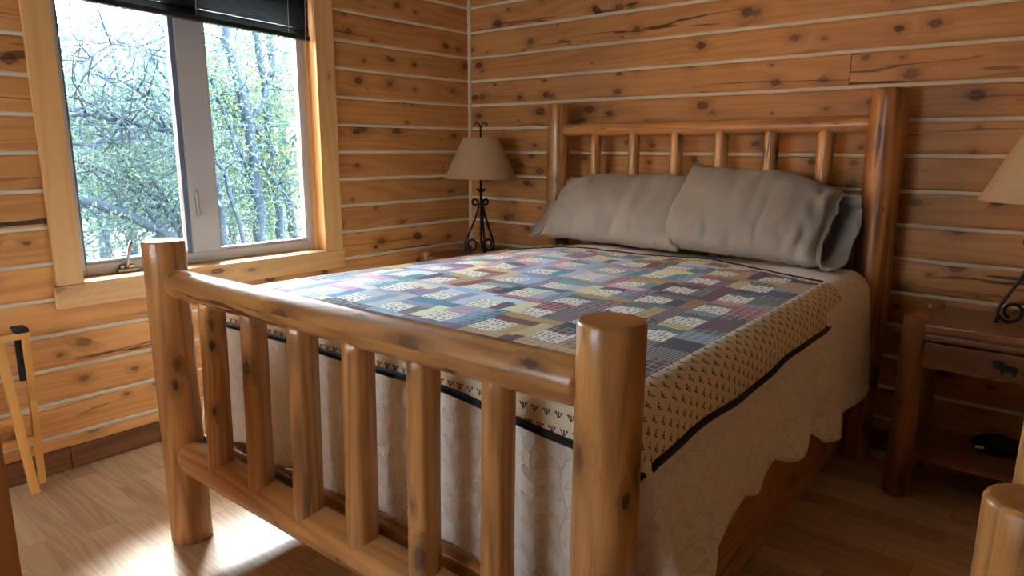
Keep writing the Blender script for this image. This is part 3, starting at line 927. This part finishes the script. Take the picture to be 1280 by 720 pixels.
# ------------------------------------------------------------------ nightstands
def arcpts(c, r, a0, a1, n, ax, up):
    return [Vector(c) + Vector(ax)*(r*math.cos(a0+(a1-a0)*i/n)) + Vector(up)*(r*math.sin(a0+(a1-a0)*i/n)) for i in range(n+1)]
MOOSE = [(-28, -19), (-22, -19), (-20, -9), (-16, -4), (-4, -5), (4, -6), (6, -19), (12, -19), (13, -8), (17, -3), (20, 1), (22, -4), (25, -3), (25, 2), (31, -1), (36, 1), (36, 6), (31, 10),
         (29, 13), (34, 14), (40, 20), (37, 21), (36, 25), (32, 21), (29, 26), (25, 21), (20, 27), (17, 22), (12, 26), (10, 21), (4, 22), (8, 17), (16, 15), (10, 15), (0, 12), (-12, 14), (-22, 13), (-30, 10), (-33, 4), (-32, -4), (-29, -8)]
def nightstand(label, loc, W=.665, D=.40):
    t = thing('nightstand', label, 'nightstand', loc, 0, 'log nightstands beside the bed')
    r = .0445
    for x in (r, W-r):
        for y in (r, D-r):
            mb = MB(); mb.log((x, y, 0), (x, y, .712), r, r*.93, endmi=1, wav=.02, cham=.012); mb.build('leg', [STAND, ENDG], t)
    mb = MB(); mb.box(.07, W-.07, .004, D-.002, .655, .69, 'x', .008); mb.box(.012, W-.012, .092, D-.09, .6555, .6895, 'x', .006); mb.build('top', STAND, t)
    mb = MB(); mb.box(.075, W-.075, .012, .04, .627, .6545, 'x', .010); mb.box(.08, W-.08, D-.05, D-.03, .527, .6545, 'x', .003)
    for x in (.035, W-.055): mb.box(x, x+.02, .08, D-.08, .527, .6545, 'y', .002)
    mb.build('apron', STAND, t)
    mb = MB(); mb.box(.084, W-.084, .006, .026, .527, .624, 'x', .004); mb.box(.09, W-.09, .027, D-.06, .532, .60, 'x', .002); dr = mb.build('drawer', STAND, t)
    s_ = .00102
    mb = MB(); mb.prism([(-x*s_, z*s_) for x, z in MOOSE], -.007, .006, tf=lambda p: Vector((p.x + W/2, p.y, p.z + .573)))
    mb.build('moose_knob', IRON, dr)
    mb = MB(); mb.lathe([(.0005, .003), (.003, .002), (.004, 0)], (0, 0, 0), 12)
    mb.v = [(W/2-.062+x, .0065-z, .592+y) for x, y, z in mb.v]; mb.build('screw', METAL, dr)
    mb = MB(); mb.box(.05, W-.05, .02, D-.03, .168, .188, 'x', .003); mb.build('shelf', STAND, t)
    return t
NR = (2.603, -.455, 0); NL = (.094, -.552, 0)
nightstand('log nightstand with a moose drawer knob beside the right-hand side of the bed', NR)
nightstand('log nightstand in the corner by the window, mostly hidden behind the bed', NL)

def lamp(label, loc, rz):
    t = thing('table_lamp', label, 'lamp', loc, rz, 'wrought iron lamps on the nightstands')
    mb = MB(); mb.tube([(0, 0, .055), (0, 0, .30), (0, 0, .47)], [.006, .0075, .007], 12); mb.build('stem', IRON, t)
    for k in range(3):
        a = 2*PI*k/3; d = Vector((math.cos(a), math.sin(a), 0)); z = Vector((0, 0, 1))
        p = []
        # top curl, going out and over
        p += [d*(.030 + .0105*math.cos(q)) + z*(.296 + .0125*math.sin(q)) for q in [(-.9 - i*.45)*1.0 + 3.6 for i in range(0)]]
        p += arcpts(d*.038 + z*.298, .017, -2.4, 2.9-.2, 12, d, z)
        p += [d*.014 + z*.285, d*.018 + z*.262, d*.034 + z*.21, d*.060 + z*.145, d*.088 + z*.085]
        # bottom scroll: under and inwards
        p += arcpts(d*.067 + z*.043, .036, .55, -3.6, 16, d, z)
        p += arcpts(d*.058 + z*.047, .026, 2.55, -1.2, 10, d, z)
        mb = MB(); mb.tube(p, [.0062]*len(p), 9)
        mb.tube([d*.018 + z*.060, d*.030 + z*.058], .005, 8)
        mb.tube([d*.098 + z*.028, d*.104 + z*.0], [.007, .009], 8)
        mb.build('scroll_leg', IRON, t)
    mb = MB(); mb.lathe([(.006, .355), (.014, .357), (.022, .366), (.034, .374), (.036, .378), (.030, .378), (.012, .372), (.006, .372)], (0, 0, 0), 24); mb.build('drip_cup', IRON, t)
    prof = [(.104, .668), (.118, .640), (.140, .596), (.166, .540), (.190, .484), (.211, .442)]
    mb = MB(); mb.lathe(prof, (0, 0, 0), 64); mb.lathe([(r-.002, z) for r, z in reversed(prof)], (0, 0, 0), 64); sh = mb.build('lamp_shade', SHADE, t)
    for r, z in ((.104, .668), (.211, .442)):
        mb = MB(); mb.tube([(r*math.cos(2*PI*k/64), r*math.sin(2*PI*k/64), z) for k in range(65)], .003, 8, False); mb.build('shade_rim', SHADE, sh)
    mb = MB()
    for k in range(3):
        a = 2*PI*k/3 + .3; mb.tube([(0, 0, .655), (.103*math.cos(a), .103*math.sin(a), .664)], .002, 6)
    mb.tube([(0, 0, .46), (0, 0, .70)], .0035, 8); mb.build('harp', IRON, t)
    mb = MB(); mb.tube([(0, 0, .655), (0, 0, .70), (.002, 0, .735)], [.007, .006, .0045], 10)
    for s_ in (-1, 1):
        mb.tube([(0, 0, .725), (s_*.010, 0, .748), (s_*.022, 0, .757), (s_*.034, 0, .752), (s_*.037, 0, .742)], [.0045, .0045, .004, .0035, .003], 8)
    mb.lathe([(.0005, .0), (.008, .004), (.009, .011), (.0005, .02)], (-.036, 0, .738), 12)
    mb.build('finial', IRON, t)
    return t
lamp('wrought iron scroll lamp with parchment shade in the corner by the window', (.315, -.24, .69), math.radians(205))
lamp('wrought iron scroll lamp with parchment shade cut by the right edge of the photo', (2.975, -.236, .69), math.radians(190))

# dark pouch on the right nightstand's shelf
mb = MB(); bm = bmesh.new(); bmesh.ops.create_uvsphere(bm, u_segments=28, v_segments=16, radius=1)
for v in bm.verts:
    n = noise.noise(v.co*1.7 + Vector((3, 1, 2)))*.22 + noise.noise(v.co*4)*.08
    v.co = Vector((v.co.x*.085*(1+n), v.co.y*.06*(1+n), max(v.co.z, -.75)*.036*(1+n)))
mb.add_bm(bm, 'x', smooth=True); po = mb.build('pouch', DARKOBJ)
tag(po, 'small dark pouch with a white tag on the shelf of the right nightstand', 'pouch', None, (2.935, -.22, .188 + .031), .2)
mb = MB(); mb.box(-.079, -.050, -.050, -.047, -.008, .003, 'x', .001); mb.build('white_tag', WHITEP, po)

# ------------------------------------------------------------------ folding luggage rack by the window wall
lr = thing('luggage_rack', 'folded light wood luggage rack with black straps against the window wall', 'luggage rack', (.1, -2.56, 0))
def bar(name, p0, p1, wx, wy, parent, mat=RACKW):
    p0, p1 = Vector(p0), Vector(p1); d = p1-p0; L = d.length
    q = Vector((0, 0, 1)).rotation_difference(d.normalized()).to_matrix()
    mb = MB(); mb.box(-wx/2, wx/2, -wy/2, wy/2, 0, L, 'z', .004, rot=q, loc=p0); return mb.build(name, mat, parent)
LEN = .5
for yy in (0, -LEN):
    bar('leg', (.046, yy-.010, .003), (-.006, yy-.046, .622), .026, .030, lr)
    bar('leg', (-.036, yy+.036, .003), (.026, yy+.032, .612), .026, .024, lr)
bar('top_rail', (-.010, .0, .628), (-.010, -LEN-.06, .628), .030, .026, lr); bar('top_rail', (.028, .046, .618), (.028, -LEN+.01, .618), .028, .026, lr)
bar('crossbar', (.020, -.026, .30), (.020, -LEN-.03, .30), .018, .024, lr); bar('crossbar', (-.012, .03, .20), (-.012, -LEN+.03, .20), .018, .024, lr)
for yy in (.022, -.20, -.42):
    mb = MB(); mb.box(-.03, .046, yy-.022, yy+.022, .628, .646, 'x', .006); mb.box(-.004, .016, yy-.02, yy+.018, .44, .64, 'z', .004); mb.build('strap', BLACK, lr)

# ------------------------------------------------------------------ dresser beside the camera, only its far edge in view
ds = thing('chest_of_drawers', 'brown wooden chest of drawers, one upright edge in view at the left photo edge', 'chest of drawers', (1.08, -3.30, 0))
mb = MB(); mb.box(0, .440, .022, .375, .05, .87, 'z', .004); mb.box(.02, .42, .04, .36, 0, .05, 'x', .002); mb.build('body', JAMB, ds)
mb = MB(); mb.box(-.010, .446, -.005, .380, .87, .90, 'x', .006); mb.build('top', JAMB, ds)
for k in range(3):
    mb = MB(); mb.box(.02, .42, 0, .0215, .08+k*.26, .32+k*.26, 'x', .004); dr = mb.build('drawer', JAMB, ds)
    mb = MB(); mb.lathe([(.0005, .03), (.012, .028), (.016, .02), (.008, .008), (.009, 0)], (0, 0, 0), 16)
    mb.v = [(.22+a, -c, .20+k*.26+b) for a, b, c in mb.v]; mb.build('knob', IRON, dr)

# ------------------------------------------------------------------ log chair at the right edge
ch = thing('log_chair', 'varnished log chair cut off by the right edge of the photo', 'chair', (3.085, -2.228, 0))
logpart('back_post', ((0, 0, 0), (0, 0, .88), .054, .053), dict(endmi=1, wav=.01, seg=40, cham=.008), LE, ch)
logpart('back_post', ((.0, .50, 0), (.012, .50, .90), .052, .050), dict(endmi=1, wav=.01, seg=40), LE, ch)
for y in (0, .5):
    logpart('front_leg', ((.46, y, 0), (.46, y, .62), .045), dict(endmi=1, wav=.02), LE, ch)
    logpart('arm', ((.03, y, .66), (.56, y, .645), .032), dict(endmi=1, wav=.02), LE, ch)
    logpart('side_rail', ((.03, y, .36), (.44, y, .36), .034), dict(wav=.02), LE, ch)
for z in (.52, .78): logpart('back_rail', ((.012, .03, z), (.012, .47, z), .028), dict(wav=.02), LE, ch)
logpart('front_rail', ((.46, .03, .36), (.46, .47, .36), .034), dict(wav=.02), LE, ch)
mb = MB()
for k in range(5): mb.box(.06+k*.084, .138+k*.084, -.02, .52, .394, .416, 'y', .004)
mb.build('seat', LOG, ch)

# ------------------------------------------------------------------ outside
mb = MB(); mb.box(-60, -.18, -45, 45, -1.2, -.95, 'x', 0); g = struct(mb.build('ground', GROUND))
CAMP = Vector((3.09439799, -3.24205262, 1.305))
RM = [(0.7632448105507115, 0.6460961796798145, 0.004133493747104498), (0.1322801218975008, -0.1499964448131397, -0.9797974463603184), (-0.6324233775867166, 0.7483720953820816, -0.19994968951024047)]
F = 859.183
def at_x(u, v, x):
    """the point at depth x beyond the window that a photo position looks at (for setting out the trees)"""
    a, b = (u-640)/F, (v-360)/F
    d = Vector([RM[0][i]*a + RM[1][i]*b + RM[2][i] for i in range(3)])
    return CAMP + d*((x-CAMP.x)/d.x)
def tree(label, stems, leaf_mat, nleaf, spread, seed, x, lsize=(.021, .040), twigs=5, bias=None, group='trees outside the window'):
    rt = random.Random(seed)
    paths = []
    for pts, r0, r1, dx in stems:
        q = [at_x(u, v, x + dx*k/max(1, len(pts)-1)) for k, (u, v) in enumerate(pts)]
        paths.append((q, r0, r1))
    base = paths[0][0][0].copy(); base.z = -.95
    t = thing('tree', label, 'tree', base, 0, group)
    first = True
    for q, r0, r1 in paths:
        if first: q = [Vector((q[0].x, q[0].y, -1.0))] + q
        qq = []
        for i in range(len(q)-1):
            for k in range(5):
                f_ = k/5; p = q[i].lerp(q[i+1], f_)
                if i+k: p += Vector((rt.gauss(0, 1), rt.gauss(0, 1), rt.gauss(0, .6)))*min(.014, r0*.25)
                qq.append(p)
        qq.append(q[-1]); n = len(qq)
        mb = MB(); mb.tube([p-base for p in qq], [r0 + (r1-r0)*i/(n-1) for i in range(n)], 10)
        mb.build('trunk' if first else 'branch', BARK, t); first = False
    # twigs along every stem
    mb = MB(); tips = []
    for q, r0, r1 in paths:
        for i in range(len(q)-1):
            for k in range(twigs):
                p = q[i].lerp(q[i+1], rt.random()); d = Vector((rt.gauss(0, .6), rt.gauss(0, 1), rt.gauss(.25, .7))).normalized()
                L = rt.uniform(.35, 1.0)*spread; pp = [p]
                for s_ in range(5):
                    d = (d + Vector((rt.gauss(0, .25), rt.gauss(0, .25), rt.gauss(0, .25)))).normalized(); pp.append(pp[-1] + d*L/5)
                mb.tube([a-base for a in pp], [.010*spread, .008*spread, .006, .005, .004, .003], 5); tips += pp[1:]
    if tips: mb.build('twigs', BARK, t)['kind'] = 'stuff'
    mb = MB()
    for k in range(nleaf):
        c = rt.choice(tips) + Vector((rt.gauss(0, .16), rt.gauss(0, .16), rt.gauss(0, .14)))*spread
        c.x -= abs(rt.gauss(0, .45))*spread
        if c is None or c.x > -.9 or c.z < -.95: continue
        a = Vector((rt.gauss(0, 1), rt.gauss(0, 1), rt.gauss(0, 1))).normalized(); b_ = a.cross(Vector((rt.gauss(0, 1), rt.gauss(0, 1), rt.gauss(0, 1)))).normalized()
        L = rt.uniform(*lsize); w = L*rt.uniform(.22, .36); i0 = len(mb.v); c = c-base; nn = a.cross(b_)
        for p in (c - a*L, c + b_*w - a*L*.1 + nn*w*.2, c + a*L, c - b_*w - a*L*.1 + nn*w*.2): mb.v.append(tuple(p))
        mb.face([i0, i0+1, i0+2, i0+3], [(k+.5, .5)]*4, 0, False)
    o = mb.build('foliage', leaf_mat, t); o['kind'] = 'stuff'
    return t
tree('slim grey tree seen through the right sash, first trunk from the mullion', [([(328, 330), (322, 240), (312, 160), (296, 100), (280, 40), (268, -30)], .075, .04, 0), ([(322, 240), (300, 190), (275, 130), (262, 95)], .022, .012, .3), ([(318, 190), (345, 230), (372, 262)], .02, .012, .4),
      ([(312, 160), (335, 110), (345, 50)], .03, .015, -.2)], LEAF_B, 10000, 1.0, 11, -4.2)
tree('slim grey tree seen through the right sash, second trunk from the mullion', [([(352, 330), (346, 260), (338, 180), (330, 110), (318, 40), (310, -30)], .06, .035, 0), ([(346, 250), (362, 200), (374, 150), (376, 110)], .018, .01, .2), ([(338, 180), (300, 150), (262, 118)], .018, .008, .4)], LEAF_B, 9500, 1.0, 12, -4.7)
tree('slim grey tree seen through the right sash, nearest the window jamb', [([(372, 330), (362, 260), (354, 190), (344, 110), (338, 40), (330, -30)], .07, .04, 0), ([(360, 240), (330, 215), (295, 200)], .015, .008, .2)], LEAF_B, 9500, 1.0, 13, -5.4)
tree('tree with a thin leaning stem close behind the mullion', [([(312, 330), (296, 270), (280, 215), (258, 185), (232, 160)], .026, .018, 0), ([(280, 215), (262, 240), (250, 262)], .012, .006, .1)], LEAF_A, 900, .8, 14, -3.4)
tree('leafy tree with a thick low bough crossing the left sash', [([(262, 340), (236, 306), (200, 288), (160, 268), (118, 254), (70, 246)], .055, .04, 0), ([(200, 288), (170, 240), (130, 215), (95, 200)], .02, .01, -.3), ([(236, 306), (205, 260), (170, 226), (140, 200)], .03, .012, -.6), ([(236, 306), (222, 270), (190, 225), (175, 190)], .028, .012, -.9)], LEAF_A, 6000, 1.0, 15, -3.9)
tree('tree reaching a forked bough across the middle of the left sash', [([(275, 240), (240, 175), (210, 163), (180, 158), (150, 150), (110, 143), (70, 145)], .036, .016, 0), ([(180, 158), (150, 172), (120, 182), (80, 178)], .02, .012, .2), ([(150, 150), (120, 130), (90, 120)], .016, .008, .1), ([(210, 163), (190, 125), (150, 100), (112, 92)], .014, .007, .2),
      ([(240, 175), (215, 110), (180, 60), (140, 55), (100, 80)], .016, .006, .3), ([(240, 150), (225, 80), (205, 40)], .02, .01, .2)], LEAF_A, 7500, 1.0, 16, -3.6)
rb = random.Random(5)
for k in range(9):
    u = (60, 95, 130, 165, 200, 240, 290, 340, 395)[k]
    tree('leafy bank of young trees farther off, number unclear' if 0 else ['pale far tree beyond the low bough', 'far tree showing between two boughs', 'far leafy tree below the forked bough', 'far tree above the window crank', 'far tree behind the left foot post', 'far tree hidden by the mullion', 'far yellow-green tree between the slim trunks', 'far yellow-green tree behind the second trunk', 'far yellow-green tree by the window jamb'][k],
         [([(u, 300), (u+rb.uniform(-8, 8), 220), (u+rb.uniform(-14, 14), 130 if k > 4 else 170), (u+rb.uniform(-20, 20), 60 if k > 4 else 120)], .10, .05, 0)], LEAF_B if k > 5 else LEAF_A, 4200 if k > 4 else 3400, 2.1, 40+k, -8.5-rb.uniform(0, 2.5), (.05, .085), 7)
hs = thing('house', 'pale house with horizontal siding seen low through the left sash', 'house', (-17, 2.0, -.95))
mb = MB(); mb.box(-2.5, 2.5, -4, 4, 0, 2.1, 'x', 0); mb.build('wall', SIDING, hs)
mb = MB(); mb.prism([(-2.9, 2.1), (2.9, 2.1), (0, 3.1)], -4.3, 4.3); mb.build('roof', plain('grey_roof', (.3, .31, .33), .8), hs)

# unseen log wall, added to keep direct sky light off the back wall
mb = MB(); fw_ = lambda a, d, z: (a, -3.30 + d, z)
for k in range(30):
    log_course(mb, fw_, -1.25, -6.5, -1.0 + k*.142, -1.0 + (k+1)*.142, R_.uniform(.9, 1.05))
    chink(mb, fw_, -1.25, -6.5, -1.0 + k*.142)
backing(mb, fw_, -6.5, -1.25, -1.0, 3.26); struct(mb.build('wall_sky_block', [WALL, CHINK]))

# unseen pale wall, added to dim and soften light through the second window
mb = MB(); mb.box(-4, 9, -7.6, -7.4, -1, 3.6, 'x', 0); struct(mb.build('wall_sky_dimmer', SIDING))

# ------------------------------------------------------------------ light
W = bpy.data.worlds.new('overcast_sky'); sc.world = W; W.use_nodes = True
bg = W.node_tree.nodes['Background']; bg.inputs[0].default_value = (.76, .89, 1.0, 1); bg.inputs[1].default_value = 40.0
sn = bpy.data.lights.new('hazy_sun', 'SUN'); sn.energy = 108.0; sn.angle = math.radians(48); sn.color = (1.0, .97, .92)
so_ = bpy.data.objects.new('hazy_sun', sn); COL.objects.link(so_); so_.location = (-4, 3, 8)
so_.rotation_euler = Vector((.38, -.42, -.78)).to_track_quat('-Z', 'Y').to_euler()
# sampling guide on the window opening (adds no light of its own)
pl = bpy.data.lights.new('window_portal', 'AREA'); pl.shape = 'RECTANGLE'; pl.size = 1.16; pl.size_y = 1.30
pl.cycles.is_portal = True
po_ = bpy.data.objects.new('window_portal', pl); COL.objects.link(po_); po_.location = (-.16, (WY0+WY1)/2, (WZ0+WZ1)/2)
po_.rotation_euler = (0, -PI/2, 0)
# ------------------------------------------------------------------ camera
cam = bpy.data.cameras.new('camera'); cam.sensor_width = 36; cam.lens = F/1280*36; cam.clip_start = .02
co = bpy.data.objects.new('camera', cam); COL.objects.link(co)
right, up, back = Vector(RM[0]), -Vector(RM[1]), -Vector(RM[2])
co.matrix_world = Matrix(((right.x, up.x, back.x, CAMP.x), (right.y, up.y, back.y, CAMP.y), (right.z, up.z, back.z, CAMP.z), (0, 0, 0, 1)))
sc.camera = co
vs = sc.view_settings; vs.view_transform = 'Standard'; vs.look = 'None'; vs.gamma = 1.0; vs.use_curve_mapping = False; vs.exposure = 0.3
sc.cycles.use_denoising = True
sc.cycles.max_bounces = 10; sc.cycles.diffuse_bounces = 6; sc.cycles.transparent_max_bounces = 12
sc.cycles.caustics_reflective = False; sc.cycles.caustics_refractive = False
sc.cycles.sample_clamp_indirect = 6
